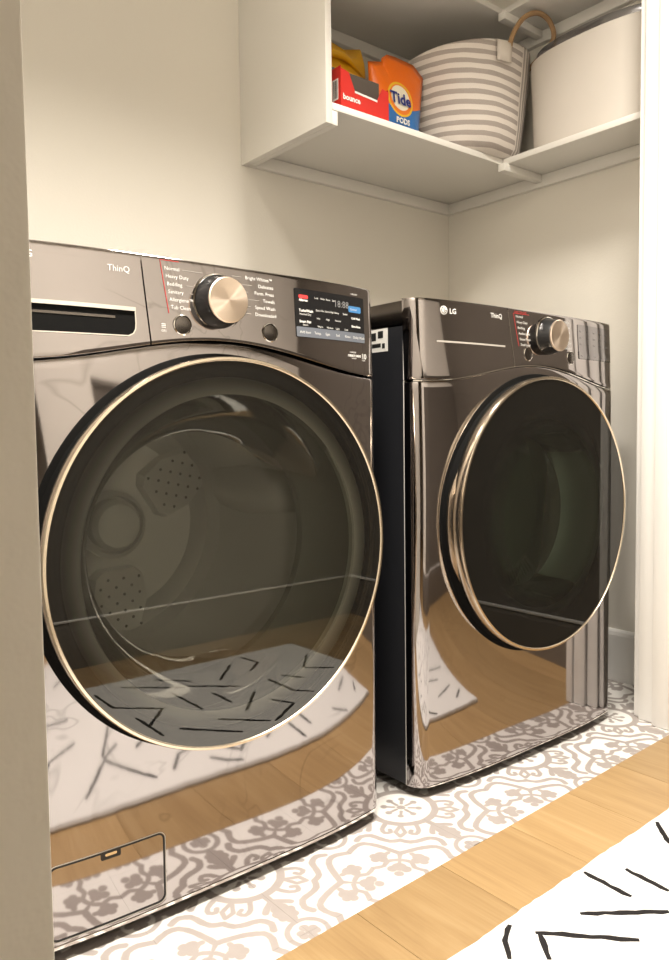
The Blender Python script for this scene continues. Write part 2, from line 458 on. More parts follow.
# added dark boards low on the hall wall, darkening the door-glass reflection
t2 = struct(empty('added_trim'))
box('added_dark_board', 0.46, X_HALL1-0.001, Y_HALL, Y_HALL+0.012, 0.1585, 1.03, M['hall_dim'], t2)
box('added_dark_cap', 0.455, X_HALL1-0.001, Y_HALL, Y_HALL+0.022, 1.03, 1.05, M['hall_dim'], t2, bev=0.003)

def baseboard(name, axis, a0, a1, c, d, h=0.150):
    """board with an eased top edge; axis 'x' runs along x at y=c growing by d, axis 'y' along y at x=c"""
    pr = [(0, 0), (0, h), (d*0.45, h), (d*0.8, h-0.006), (d, h-0.016), (d, 0)]
    v = []
    for t in (a0, a1):
        for p, z in pr: v.append((t, c+p, z) if axis == 'x' else (c+p, t, z))
    n = len(pr); f = [tuple(range(n)), tuple(range(2*n-1, n-1, -1))] + [(i, n+i, n+(i+1) % n, (i+1) % n) for i in range(n)]
    me = mesh(name, v, f); bm = bmesh.new(); bm.from_mesh(me); bmesh.ops.recalc_face_normals(bm, faces=bm.faces); bm.to_mesh(me); bm.free()
    return struct(link(name, me, M['trim']))
baseboard('baseboard_right', 'y', -0.036, Y_BACK, X_RIGHT, -0.014)
baseboard('baseboard_back', 'x', X_LEFT+0.014, X_RIGHT-0.014, Y_BACK, -0.014)
baseboard('baseboard_left', 'y', -0.15, Y_BACK-0.014, X_LEFT, 0.014)
baseboard('baseboard_hall', 'x', 0.02, X_HALL1-0.016, Y_HALL, 0.016)
baseboard('baseboard_end', 'y', Y_HALL, -0.169, X_HALL1, -0.016)
box('baseboard_highlight', 0.02, X_HALL1-0.018, Y_HALL, Y_HALL+0.017, 0.1505, 0.158, M['trim'], bpy.data.objects['baseboard_hall'], bev=0.002)  # added pale strips: painted highlight along the hall baseboard tops
box('baseboard_highlight', X_HALL1-0.017, X_HALL1, Y_HALL+0.0, -0.169, 0.1505, 0.158, M['trim'], bpy.data.objects['baseboard_end'], bev=0.002)
for nm in ('baseboard_hall', 'baseboard_end'): bpy.data.objects[nm].data.materials[0] = M['hall_dim_gloss']

# right jamb: lining, stop and casing as separate boards with fine joints
t1 = struct(empty('trim_1'))
for nm, x0, y0, y1 in (('jamb_strip', 1.531, -0.052, -0.034), ('jamb_strip', 1.516, -0.096, -0.0545), ('jamb_strip', 1.500, -0.142, -0.0985), ('casing_board', 1.494, -0.168, -0.1445)):
    box(nm, x0, 1.546 if nm == 'jamb_strip' else 1.60, y0, y1, 0.001, 2.20, M['trim'], t1, bev=0.0025)

# ------------------------------------------------------------------ closet shelving
SZ = 1.524; ST = 0.017; XP = 0.917; YF = 0.422; XI = 1.580
sh = tag(empty('closet_shelving', (XP, Y_BACK, 1.4725)), 'white L-shaped closet shelving with end panel fixed above the two machines', 'shelves')
def shp(name, x0, x1, y0, y1, z0, z1, bev=0.0012):
    o = box(name, x0-XP, x1-XP, y0-Y_BACK, y1-Y_BACK, z0-1.4725, z1-1.4725, M['melamine'], sh, bev); return o
shp('end_panel', XP, XP+0.019, YF, Y_BACK, 1.4725, 2.48)
for zt, s_ in ((SZ, 0), (1.950, 1)):
    shp('shelf_board', XP+0.0195, X_RIGHT, YF, Y_BACK, zt-ST, zt)
    shp('shelf_board', XI, X_RIGHT, -0.034, YF-0.0006, zt-ST, zt)
    zc0, zc1 = zt-ST-0.0345, zt-ST-0.0003
    shp('cleat', XP+0.0195, X_RIGHT-0.0185, Y_BACK-0.018, Y_BACK, zc0, zc1)
    shp('cleat', X_RIGHT-0.018, X_RIGHT, -0.034, Y_BACK, zc0, zc1)
    shp('cleat', XP+0.0195, XP+0.0375, YF+0.002, Y_BACK-0.0185, zc0, zc1)
    shp('support_strip', XI-0.016, X_RIGHT-0.0185, YF-0.020, YF+0.004, zt-ST-0.022, zc1)

# ------------------------------------------------------------------ washer and dryer
HW, RC, SAG = 0.347, 0.026, 0.022
ZB, ZT = 0.020, 0.988
def z_seam(x):
    t = min(abs(x)/0.33, 1.0)
    return 0.828 + 0.041*(math.cos(PI*t)+1)/2
def yf(x, z):
    ax = min(abs(x), HW)
    sg = 0.020 + 0.018*math.exp(-((z-0.60)/0.26)**2)
    y = -sg*(1-(ax/HW)**3.4)
    if ax > HW-RC:
        t = (ax-(HW-RC))/RC; y += RC*(1-math.sqrt(max(0.0, 1-t*t)))
    if z > 0.83: y += 0.03*(z-0.83)
    return y
def xs_between(x0, x1, step=0.014):
    xs = set([x0, x1]); k = int(math.ceil((x1-x0)/step))
    for i in range(k+1):
        x = x0+(x1-x0)*i/k
        if abs(x) < HW-RC: xs.add(round(x, 6))
    for s in (-1, 1):
        for i in range(13):
            x = s*(HW-RC+RC*math.sin(PI/2*i/12))
            if x0 <= x <= x1: xs.add(round(x, 7))
    return sorted(xs)
def skin(name, x0, x1, zlo, zhi, mat, parent, off=0.0, nz=24, hole=None, wrap=0.006, wl=None, wr=None, roll=0.004, slant=0.0, step=0.014):
    """a panel of the curved front: columns in x, rows from zlo(x) to zhi(x), edges rolled back"""
    fl = (lambda x: zlo) if not callable(zlo) else zlo
    fh = (lambda x: zhi) if not callable(zhi) else zhi
    xs = xs_between(x0, x1, step)
    cols = []
    for x in xs: cols.append((x, 0.0))
    if abs(x0) >= HW-1e-6: cols = [(x0, wrap)] + cols
    else: cols = [(x0, 0.005)] + cols
    if abs(x1) >= HW-1e-6: cols = cols + [(x1, wrap)]
    else: cols = cols + [(x1, 0.005)]
    rows = [(0.0, 0.012, 0.0), (0.0, roll*0.35, roll*0.3), (0.0, 0.0, roll)] + [(i/nz, 0, 0) for i in range(1, nz)] + [(1.0, 0.0, -roll), (1.0, roll*0.35, -roll*0.3), (1.0, 0.012, 0.0)]
    v, f = [], []
    for x, back in cols:
        lo, hi = fl(x), fh(x)
        for t, dy, dz in rows:
            z = lo+(hi-lo)*t+dz
            xx = x + slant*(ZT-z)
            if abs(x) >= HW-1e-6: xx = x
            y = yf(xx, z) - off + back + (dy if not (back and abs(x) >= HW-1e-6) else 0)
            v.append((xx, y, z))
    R = len(rows)
    for i in range(len(cols)-1):
        for j in range(R-1):
            q = (i*R+j, (i+1)*R+j, (i+1)*R+j+1, i*R+j+1)
            if hole:
                cx = sum(v[k][0] for k in q)/4; cz = sum(v[k][2] for k in q)/4
                if math.hypot(cx-hole[0], cz-hole[1]) < hole[2]: continue
            f.append(q)
    return link(name, mesh(name, v, f), mat, parent, smooth=True, autosmooth=40)
def plate(name, outline, off, mat, parent, thick=0.0008):
    """a thin piece following the curved front, given its outline in x, z"""
    bm = bmesh.new()
    bm.faces.new([bm.verts.new((x, 0, z)) for x, z in outline])
    xa = min(p[0] for p in outline); xb = max(p[0] for p in outline)
    za = min(p[1] for p in outline); zb = max(p[1] for p in outline)
    for a, b, no in ((xa, xb, (1, 0, 0)), (za, zb, (0, 0, 1))):
        k = int((b-a)/0.012)
        for q in range(1, k+1):
            c = a+(b-a)*q/(k+1)
            bmesh.ops.bisect_plane(bm, geom=bm.verts[:]+bm.edges[:]+bm.faces[:], plane_co=(c, 0, 0) if no[0] else (0, 0, c), plane_no=no)
    r = bmesh.ops.extrude_face_region(bm, geom=bm.faces[:])
    top = [e for e in r['geom'] if isinstance(e, bmesh.types.BMVert)]
    for v in bm.verts: v.co.y = yf(v.co.x, v.co.z)-off+thick
    for v in top: v.co.y -= thick
    bmesh.ops.recalc_face_normals(bm, faces=bm.faces)
    return link(name, bm_mesh(name, bm), mat, parent)
def rrect(x0, x1, z0, z1, r, seg=6):
    out = []
    for cx, cz, a in ((x1-r, z1-r, 0), (x0+r, z1-r, PI/2), (x0+r, z0+r, PI), (x1-r, z0+r, 1.5*PI)):
        for i in range(seg+1): out.append((cx+r*math.cos(a+PI/2*i/seg), cz+r*math.sin(a+PI/2*i/seg)))
    return out
def strip_loop(name, pts, w, off, mat, parent, closed=True, thick=0.0008):
    """a ribbon of width w along x, z points on the curved front"""
    dense = []
    for i in range(len(pts) if closed else len(pts)-1):
        a, b = pts[i], pts[(i+1) % len(pts)]; k = max(1, int(math.hypot(b[0]-a[0], b[1]-a[1])/0.012))
        dense += [(a[0]+(b[0]-a[0])*q/k, a[1]+(b[1]-a[1])*q/k) for q in range(k)]
    if not closed: dense.append(pts[-1])
    pts = dense
    n = len(pts); v, f = [], []
    for i in range(n):
        a = pts[(i-1) % n] if closed or i else pts[0]; b = pts[(i+1) % n] if closed or i < n-1 else pts[-1]
        d = Vector((b[0]-a[0], b[1]-a[1])).normalized(); nx, nz = -d.y*w/2, d.x*w/2
        for s in (1, -1):
            x, z = pts[i][0]+nx*s, pts[i][1]+nz*s
            v.append((x, yf(x, z)-off, z)); v.append((x, yf(x, z)-off+thick, z))
    for i in range(n if closed else n-1):
        j = (i+1) % n
        A = [i*4+k for k in range(4)]; B = [j*4+k for k in range(4)]
        f += [(A[0], B[0], B[2], A[2]), (A[0], A[1], B[1], B[0]), (A[2], B[2], B[3], A[3])]
    me = mesh(name, v, f); bm = bmesh.new(); bm.from_mesh(me); bmesh.ops.recalc_face_normals(bm, faces=bm.faces); bm.to_mesh(me); bm.free()
    return link(name, me, mat, parent)

# printed lettering: gather text, convert all in one pass, then lay it on its surface
TEXTS = []
def text(group, s, x, z, size, align='LEFT', place=None, bold=0.0):
    cu = bpy.data.curves.new('txt', 'FONT'); cu.body = s; cu.size = size; cu.align_x = align; cu.resolution_u = 2
    cu.offset = bold
    o = bpy.data.objects.new('txt', cu); C.objects.link(o)
    TEXTS.append((group, o, x, z))
def flush_texts(builders):
    bpy.context.view_layer.update()
    dg = bpy.context.evaluated_depsgraph_get()
    acc = {}
    for grp, o, x, z in TEXTS:
        me = bpy.data.meshes.new_from_object(o.evaluated_get(dg))
        V, Fc = acc.setdefault(grp, ([], []))
        b = len(V); fn = builders[grp][0]
        V += [fn(x+v.co.x, z+v.co.y) for v in me.vertices]
        Fc += [tuple(b+i for i in p.vertices) for p in me.polygons]
        bpy.data.meshes.remove(me)
        cu = o.data; bpy.data.objects.remove(o); bpy.data.curves.remove(cu)
    TEXTS.clear()
    for grp, (V, Fc) in acc.items():
        fn, nm, mat, parent = builders[grp]
        link(nm, mesh(nm, V, Fc), mat, parent)['kind'] = 'stuff'

ZC, RD, YD = 0.549, 0.297, -0.063
def door(mach, glass, handle):
    d = empty('door', (0.003, 0, ZC)); d.parent = mach
    # black trough pressed into the cabinet around the door
    bmv, fcs = [], []
    for i in range(128):
        t = 2*PI*i/128
        for r_, o_ in ((0.262, 0.0005), (0.300, 0.0012), (0.3022, 0.0005), (0.3030, -0.001)):
            x, z = r_*math.cos(t), r_*math.sin(t); bmv.append((x, yf(x+0.003, ZC+z)-o_, z))
    for i in range(128):
        j = (i+1) % 128
        for q in range(3): fcs.append((i*4+q, j*4+q, j*4+q+1, i*4+q+1))
    me = mesh('door_trough', bmv, fcs); link('door_trough', me, M['matte_black'], d, smooth=True)
    lathe_y('door_back', [(0.2990, -0.004), (0.2965, -0.017), (0.2900, -0.034), (0.284, -0.037), (0.262, -0.038)], M['matte_black'], d)
    lathe_y('door_ring', [(0.280, -0.034), (0.287, -0.0345), (0.2915, -0.038), (0.2945, -0.046), (0.2955, -0.060), (0.2940, -0.0640), (0.2905, -0.0645), (0.2895, -0.0625), (0.282, -0.058)], M['champagne'], d, seg=160, smooth=40)
    lathe_y('door_glass', [(0.2894, -0.0622), (0.0, -0.0622)], glass, d, seg=128)
    if handle:
        vv, ff = [], []; n_ = 40; prof = [(0.276, -0.018), (0.2895, -0.021), (0.2935, -0.025), (0.2945, -0.033), (0.2940, -0.044), (0.276, -0.040)]
        for i in range(n_+1):
            t = PI*(0.85+0.32*i/n_); e = min(1.0, 3.2*min(i, n_-i)/n_ + 0.15)**0.7
            for r_, y_ in prof: vv.append(((0.282+(r_-0.282)*e if r_ > 0.282 else r_)*math.cos(t), -0.042+(y_+0.042)*e, (0.282+(r_-0.282)*e if r_ > 0.282 else r_)*math.sin(t)))
        for i in range(n_):
            for q in range(6): ff.append((i*6+q, i*6+(q+1) % 6, (i+1)*6+(q+1) % 6, (i+1)*6+q))
        ff.append(tuple(range(6))); ff.append(tuple(n_*6+q for q in range(5, -1, -1)))
        me = mesh('door_handle', vv, ff); bm = bmesh.new(); bm.from_mesh(me); bmesh.ops.recalc_face_normals(bm, faces=bm.faces); bm.to_mesh(me); bm.free()
        link('door_handle', me, M['champagne'], d, smooth=True, autosmooth=45)
    return d

def cabinet(mach, mat, sticker):
    # sides, back and top
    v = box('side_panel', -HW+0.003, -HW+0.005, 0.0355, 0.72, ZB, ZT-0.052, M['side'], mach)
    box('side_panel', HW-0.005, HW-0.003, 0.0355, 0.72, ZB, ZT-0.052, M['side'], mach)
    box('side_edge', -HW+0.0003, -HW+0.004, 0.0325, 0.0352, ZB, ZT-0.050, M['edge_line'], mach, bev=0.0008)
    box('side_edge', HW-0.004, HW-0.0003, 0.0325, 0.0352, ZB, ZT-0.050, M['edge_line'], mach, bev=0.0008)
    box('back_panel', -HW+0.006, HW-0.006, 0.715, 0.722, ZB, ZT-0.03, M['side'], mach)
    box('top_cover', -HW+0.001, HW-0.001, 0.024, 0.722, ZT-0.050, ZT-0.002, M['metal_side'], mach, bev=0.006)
    box('base_plate', -HW+0.008, HW-0.008, 0.05, 0.71, ZB, ZB+0.004, M['side'], mach)
    for sx in (-1, 1):
        for y in (0.075, 0.66):
            o = lathe_y('levelling_foot', [(0.0, 0.0), (0.022, 0.0), (0.022, 0.008), (0.012, 0.011), (0.012, ZB), (0, ZB)], M['rubber'], mach, seg=20)
            o.data.transform(Matrix.Rotation(PI/2, 4, 'X')); o.location = (sx*0.29, y, 0)
    # dark liner behind the front so no gap looks through
    box('liner', -HW+0.012, HW-0.012, 0.016, 0.022, 0.835, ZT-0.015, M['gap'], mach)
    box('liner', -HW+0.012, HW-0.012, 0.016, 0.040, ZB+0.002, ZB+0.02, M['gap'], mach)

def knob_and_buttons(mach, x, z, b1, b2):
    k = empty('dial', (x, yf(x, z), z)); k.parent = mach
    lathe_y('dial_trim', [(0.0435, 0.001), (0.0435, -0.0015), (0.0415, -0.0025), (0.0395, -0.001)], M['chrome'], k, seg=64)
    lathe_y('dial_base', [(0.0398, 0.001), (0.0390, -0.004), (0.0345, -0.026), (0.0335, -0.028), (0, -0.028)], M['black_plastic'], k, seg=64)
    lathe_y('dial_cap', [(0.0335, -0.0275), (0.0340, -0.0310), (0.0325, -0.0325), (0.0, -0.0330)], M['knob'], k, seg=64)
    for bx, bz in (b1, b2):
        b = empty('button', (bx, yf(bx, bz), bz)); b.parent = mach
        lathe_y('button_trim', [(0.0150, 0.001), (0.0150, -0.0015), (0.0138, -0.0022), (0.0130, 0.0)], M['chrome'], b, seg=40)
        lathe_y('button_cap', [(0.0130, 0.0005), (0.0126, -0.0018), (0.0080, -0.0026), (0, -0.0028)], M['metal_side'], b, seg=40)

def tub(mach, drum_r, depth, dark=1.0):
    d = empty('drum', (0, 0.06, ZC+0.005)); d.parent = mach
    dm = M['drum']; 
    lathe_y('gasket', [(0.262, -0.085), (0.255, -0.030), (0.235, 0.0), (0.222, 0.012), (0.222, 0.028), (drum_r, 0.034)], M['gasket'], d)
    lathe_y('drum_wall', [(drum_r, 0.030), (drum_r, depth), (drum_r-0.02, depth+0.02)], dm, d, seg=96)
    lathe_y('drum_back', [(drum_r-0.02, depth+0.02), (0.17, depth-0.005), (0.08, depth+0.010), (0, depth+0.010)], M['drum_back'], d, seg=96)
    return d

# ---- washer
wm = tag(empty('washing_machine', (0.343, 0, 0)), 'graphite metal front-load washing machine with round see-through door, standing nearest the camera', 'washing machine')
cabinet(wm, M['metal'], False)
skin('front_panel', -HW, HW, ZB, lambda x: z_seam(x)-0.0012, M['metal'], wm, nz=60, hole=(0, ZC, 0.268))
DVX = -0.124
skin('detergent_drawer', -HW, DVX-0.0012, lambda x: z_seam(x)+0.0012, ZT, M['metal'], wm, nz=20, slant=0.075, hole=None)
skin('control_panel', DVX+0.0012, HW, lambda x: z_seam(x)+0.0012, ZT, M['metal'], wm, nz=20, slant=0.075)
strip_loop('bottom_trim', [(-HW+0.02+(2*HW-0.04)*i/30, ZB+0.003) for i in range(31)], 0.0045, 0.0010, M['chrome'], wm, closed=False)
dr = [c for c in wm.children if c.name.startswith('detergent_drawer')][0]
# drawer pull: dark recess with a bright lip along its top and a fine bright line below
HX0, HX1, HZ0, HZ1 = -0.330, -0.1365, 0.8685, 0.9045
plate('handle_recess', [(HX0, HZ0-0.002), (HX1-0.012, HZ0), (HX1-0.004, HZ0+0.004), (HX1, HZ0+0.014), (HX1, HZ1), (HX0, HZ1)], 0.0009, M['recess'], dr)
strip_loop('handle_lip', [(HX0+(HX1-HX0)*i/16, HZ1+0.002) for i in range(17)], 0.0055, 0.0035, M['chrome'], dr, closed=False, thick=0.004)
strip_loop('handle_trim', [(HX0+(HX1-0.012-HX0)*i/12, HZ0-0.002*(1-i/12)) for i in range(13)] + [(HX1-0.0045, HZ0+0.0038), (HX1-0.001, HZ0+0.010), (HX1, HZ0+0.018), (HX1, HZ1)], 0.0016, 0.0016, M['chrome'], dr, closed=False)
strip_loop('handle_inner_lip', [(HX0+(HX1-0.03-HX0)*i/12, HZ1-0.011) for i in range(13)], 0.0035, 0.0016, M['metal_side'], dr, closed=False)
# drain filter door
fd = empty('filter_door', (0, 0, 0)); fd.parent = wm
FX0, FX1, FZ0, FZ1 = -0.280, -0.113, 0.033, 0.137
plate_pts = rrect(FX0, FX1, FZ0, FZ1, 0.010)
strip_loop('filter_gap', plate_pts, 0.0024, 0.0006, M['gap'], fd)
strip_loop('filter_edge', rrect(FX0-0.0022, FX1+0.0022, FZ0-0.0022, FZ1+0.0022, 0.011), 0.0012, 0.0005, M['faint_print'], fd)
plate('filter_latch', rrect(-0.209, -0.180, 0.1265, 0.1385, 0.002, 2), 0.0012, M['black_plastic'], fd)
plate('filter_latch_tip', rrect(-0.203, -0.186, 0.1315, 0.1355, 0.0015, 2), 0.0020, M['chrome'], fd)
wdoor = door(wm, M['glass_washer'], False)
knob_and_buttons(wm, 0.000, 0.929, (-0.063, 0.890), (0.093, 0.890))
wd = tub(wm, 0.245, 0.34)
# inner glass bowl of the washer door
lathe_y('bowl_collar', [(0.266, -0.047), (0.240, -0.045), (0.2395, -0.036)], M['collar'], wdoor, seg=96)
lathe_y('glass_bowl', [(0.240, -0.050), (0.232, -0.034), (0.218, 0.0), (0.200, 0.050), (0.185, 0.072), (0.150, 0.082), (0.0, 0.090)], M['bowl'], wdoor, seg=96)
# hub, perforated back, and lifters inside the drum
lathe_y('hub', [(0.050, 0.350), (0.050, 0.318), (0.042, 0.306), (0.0, 0.302)], M['lifter'], wd, seg=48)
lathe_y('hub_ring', [(0.066, 0.350), (0.066, 0.330), (0.058, 0.326), (0.056, 0.350)], M['drum'], wd, seg=48)
def lifter(parent, ang, depth, r):
    pts = []
    for i in range(13):
        t = i/12; y = 0.05+(depth-0.06)*t; h = 0.062*math.sin(PI*min(1, max(0.0, t))**0.8)**0.6 if 0 < t < 1 else 0
        for j in range(9):
            s = -1+2*j/8; w = 0.052*(1-0.25*abs(2*t-1))
            hh = h*(1-abs(s)**2.6)
            pts.append((s*w, y, -(r-0.004-hh) if True else 0))
    f = [(i*9+j, i*9+j+1, (i+1)*9+j+1, (i+1)*9+j) for i in range(12) for j in range(8)]
    me = mesh('lifter', pts, f); me.transform(Matrix.Rotation(ang, 4, 'Y'))
    return link('lifter', me, M['lifter'], parent, smooth=True)
for a in (0.25, 0.25+2*PI/3, 0.25+4*PI/3): lifter(wd, a, 0.34, 0.245)
# three raised vanes on the drum's back wall with punched holes
def vane(parent, ang):
    out = [(0.085, -0.035), (0.10, -0.055), (0.15, -0.065), (0.205, -0.045), (0.213, 0.0), (0.205, 0.045), (0.15, 0.065), (0.10, 0.055), (0.085, 0.035)]
    bm = bmesh.new()
    top = [bm.verts.new((x*0.97+0.004, 0.318, z*0.86)) for x, z in out]; bot = [bm.verts.new((x, 0.345, z)) for x, z in out]
    bm.faces.new(top); 
    for i in range(len(out)): bm.faces.new((top[i], bot[i], bot[(i+1) % len(out)], top[(i+1) % len(out)]))
    bmesh.ops.recalc_face_normals(bm, faces=bm.faces)
    me = bm_mesh('back_vane', bm); me.transform(Matrix.Rotation(ang, 4, 'Y'))
    o = link('back_vane', me, M['drum'], parent)
    bm = bmesh.new()
    for i in range(7):
        for j in range(6):
            x = 0.105+0.016*i; z = (j-2.5)*0.016
            if (j+i) % 2 and abs(z) < 0.05: bmesh.ops.create_circle(bm, cap_ends=True, segments=8, radius=0.0032, matrix=Matrix.Translation((x, 0.3172, z)) @ Matrix.Rotation(PI/2, 4, 'X'))
    me = bm_mesh('vane_holes', bm); me.transform(Matrix.Rotation(ang, 4, 'Y')); h = link('vane_holes', me, M['gap'], parent); h['kind'] = 'stuff'
for a in (-0.55, -0.55+2*PI/3, -0.55+4*PI/3): vane(wd, a)
# display
dp = empty('display', (0, 0, 0)); dp.parent = wm
DX0, DX1, DZ0, DZ1 = 0.146, 0.309, 0.888, 0.968
plate('display_glass', rrect(DX0, DX1, DZ0, DZ1, 0.002, 2), 0.0010, M['display'], dp)
plate('key_strip', rrect(DX0+0.0005, DX1-0.0005, DZ0+0.0005, DZ0+0.017, 0.0015, 2), 0.0016, M['grey_print'], dp, 0.0003)
plate('blue_key', rrect(0.268, 0.300, 0.940, 0.951, 0.003, 3), 0.0016, M['blue_print'], dp, 0.0003)
plate('red_key', rrect(0.154, 0.174, 0.952, 0.958, 0.002, 2), 0.0016, M['red_print'], dp, 0.0003)

# ---- dryer
DXC = 1.135
dm = tag(empty('tumble_dryer', (DXC, 0, 0)), 'dark graphite tumble dryer with black round door, standing beside the white door jamb', 'dryer')
cabinet(dm, M['metal_dryer'], True)
skin('front_panel', -HW, HW, ZB, lambda x: z_seam(x)-0.0012, M['metal_dryer'], dm, nz=60, hole=(0, ZC, 0.268))
DVD = -0.092
skin('fascia_panel', -HW, DVD-0.0012, lambda x: z_seam(x)+0.0012, ZT, M['metal_dryer'], dm, nz=20, slant=0.12)
skin('control_panel', DVD+0.0012, HW, lambda x: z_seam(x)+0.0012, ZT, M['metal_dryer'], dm, nz=20, slant=0.12)
strip_loop('divider_trim', [(DVD+0.12*(ZT-z), z) for z in [0.864+0.118*i/10 for i in range(11)]], 0.0018, 0.0008, M['chrome'], dm, closed=False)
strip_loop('seam_trim', [(x, z_seam(x)) for x in [-HW+0.004+(2*HW-0.008)*i/60 for i in range(61)]], 0.0022, 0.0002, M['chrome'], dm, closed=False)
strip_loop('bottom_trim', [(-HW+0.02+(2*HW-0.04)*i/30, ZB+0.002) for i in range(31)], 0.0022, 0.0010, M['chrome'], dm, closed=False)
strip_loop('fascia_line', [(-0.298+0.192*i/12, 0.905) for i in range(13)], 0.0035, 0.0012, M['faint_print'], dm, closed=False)
ddoor = door(dm, M['glass_dryer'], True)
knob_and_buttons(dm, 0.045, 0.935, (-0.030, 0.893), (0.128, 0.893))
dd = tub(dm, 0.245, 0.40)
for c_ in dd.children:
    if c_.name.startswith(('drum_wall', 'drum_back', 'gasket')):
        c_.data.materials[0] = M['dryer_drum']
lathe_y('window_bowl', [(0.205, -0.048), (0.198, -0.030), (0.186, 0.010), (0.170, 0.032), (0.120, 0.042), (0, 0.046)], M['bowl'], ddoor, seg=96)
def vent_grille():
    o = lathe_y('lint_grille', [(0.150, 0.020), (0.196, 0.012), (0.214, 0.004)], M['lifter'], dd, seg=24, a0=PI*1.44, a1=PI*1.72)
    bm = bmesh.new()
    for i in range(8):
        a = PI*(1.58+0.012*i)
        box_bm(bm, -0.0018, 0.0018, 0.010, 0.0155, 0.160, 0.185)
        vs_ = bm.verts[-8:] if False else None
    bm.free()
    for i in range(9):
        a = PI*(1.56+0.017*i)
        c, s = math.cos(a), math.sin(a)
        v = []
        for rr_, y in ((0.158, 0.0165), (0.190, 0.0108)):
            for w in (-0.002, 0.002): v.append((rr_*c - w*s, y, rr_*s + w*c))
        link('grille_slot', mesh('grille_slot', v, [(0, 1, 3, 2)]), M['gap'], dd)
vent_grille()
dq = empty('display', (0, 0, 0)); dq.parent = dm
plate('display_glass', rrect(0.163, 0.322, 0.893, 0.972, 0.002, 2), 0.0010, M['display_dryer'], dq)
plate('key_strip', rrect(0.1635, 0.3215, 0.8935, 0.910, 0.0015, 2), 0.0016, M['display_dryer'], dq, 0.0003)
plate('mode_flag', [(-0.063, 0.978), (0.150, 0.978), (0.172, 0.966), (0.150, 0.955), (-0.063, 0.974)], 0.0004, M['gap'], dq, 0.0003) if False else None
# energy sticker on the side of the dryer
st = empty('sticker', (-HW+0.003, 0, 0)); st.parent = dm
box('sticker_paper', -0.0008, 0.0002, 0.080, 0.135, 0.891, 0.9365, M['white_print'], st)
for a in ((0.093, 0.108, 0.918, 0.932), (0.100, 0.126, 0.900, 0.908), (0.114, 0.128, 0.914, 0.930), (0.088, 0.096, 0.897, 0.907)):
    box('sticker_print', -0.0012, -0.0008, a[0], a[1], a[2], a[3], M['gap'], st)

# logo of the maker: a disc with a face-like mark and two letters
def logo(parent, x, z, r, off=0.0012):
    lg = empty('maker_logo', (0, 0, 0)); lg.parent = parent
    plate('logo_disc', [(x+r*math.cos(2*PI*i/28), z+r*math.sin(2*PI*i/28)) for i in range(28)], off, M['white_print'], lg)
    arc = [(x+r*0.72*math.cos(t), z+r*0.72*math.sin(t)) for t in [PI*0.62+(2*PI-PI*0.62)*i/20 for i in range(21)]] + [(x+r*0.25, z)]
    strip_loop('logo_mark', arc, r*0.16, off+0.0004, M['metal_side'], lg, closed=False, thick=0.0002)
    strip_loop('logo_mark', [(x, z+r*0.5), (x, z-r*0.4), (x+r*0.3, z-r*0.4)], r*0.16, off+0.0004, M['metal_side'], lg, closed=False, thick=0.0002)
logo(dm, -0.277, 0.966, 0.0085)
logo(wm, -0.301, 0.969, 0.0085)
on_w = lambda x, z: (x, yf(x, z)-0.0011, z)
on_d = lambda x, z: (x, yf(x, z)-0.0020, z)
for i, s in enumerate(['Normal', 'Heavy Duty', 'Bedding', 'Sanitary', 'Allergiene\u2122', 'Tub Clean']):
    text('w', s, -0.088+0.0014*i, 0.9685-0.0112*i, 0.0078)
    wd_ = len(s)*0.0040
    strip_loop('label_line', [(-0.084+0.0014*i+wd_, 0.971-0.0112*i), (-0.043 if 0 < i < 5 else (-0.025 if i == 0 else -0.040), 0.9708-0.0112*i)], 0.0007, 0.0009, M['faint_print'], wm, closed=False, thick=0.0003)
for i, s in enumerate(['Bright Whites\u2122', 'Delicates', 'Perm. Press', 'Towels', 'Speed Wash', 'Downloaded']):
    text('w', s, 0.1025+0.0008*i, 0.9705-0.0112*i, 0.0078, 'RIGHT')
    wd_ = len(s)*0.0040
    strip_loop('label_line', [(0.043 if 0 < i < 5 else 0.026 if i == 0 else 0.040, 0.9728-0.0112*i), (0.099-wd_, 0.973-0.0112*i)], 0.0007, 0.0009, M['faint_print'], wm, closed=False, thick=0.0003)
strip_loop('cycle_bracket', [(-0.064, 0.9825), (-0.094, 0.9825), (-0.084, 0.906)], 0.0008, 0.0009, M['red_print'], wm, closed=False, thick=0.0003)
text('w', 'ThinQ', -0.174, 0.9575, 0.0125)
text('w', 'LG', -0.2885, 0.964, 0.0135, bold=0.0002)
text('w', 'DIRECT DRIVE', 0.263, 0.8625, 0.0052, bold=0.0002); text('w', 'INVERTER', 0.268, 0.869, 0.0036); text('w', 'MOTOR', 0.272, 0.8585, 0.0034)
text('w', '10', 0.2985, 0.860, 0.0135, bold=0.0002); text('w', 'YEAR', 0.300, 0.8562, 0.0036)
text('w', '\u2261', -0.098, 0.882, 0.014); text('w', 'ON', -0.098, 0.878, 0.005)
text('w', 'LoDecibel', 0.276, 0.9715, 0.004)
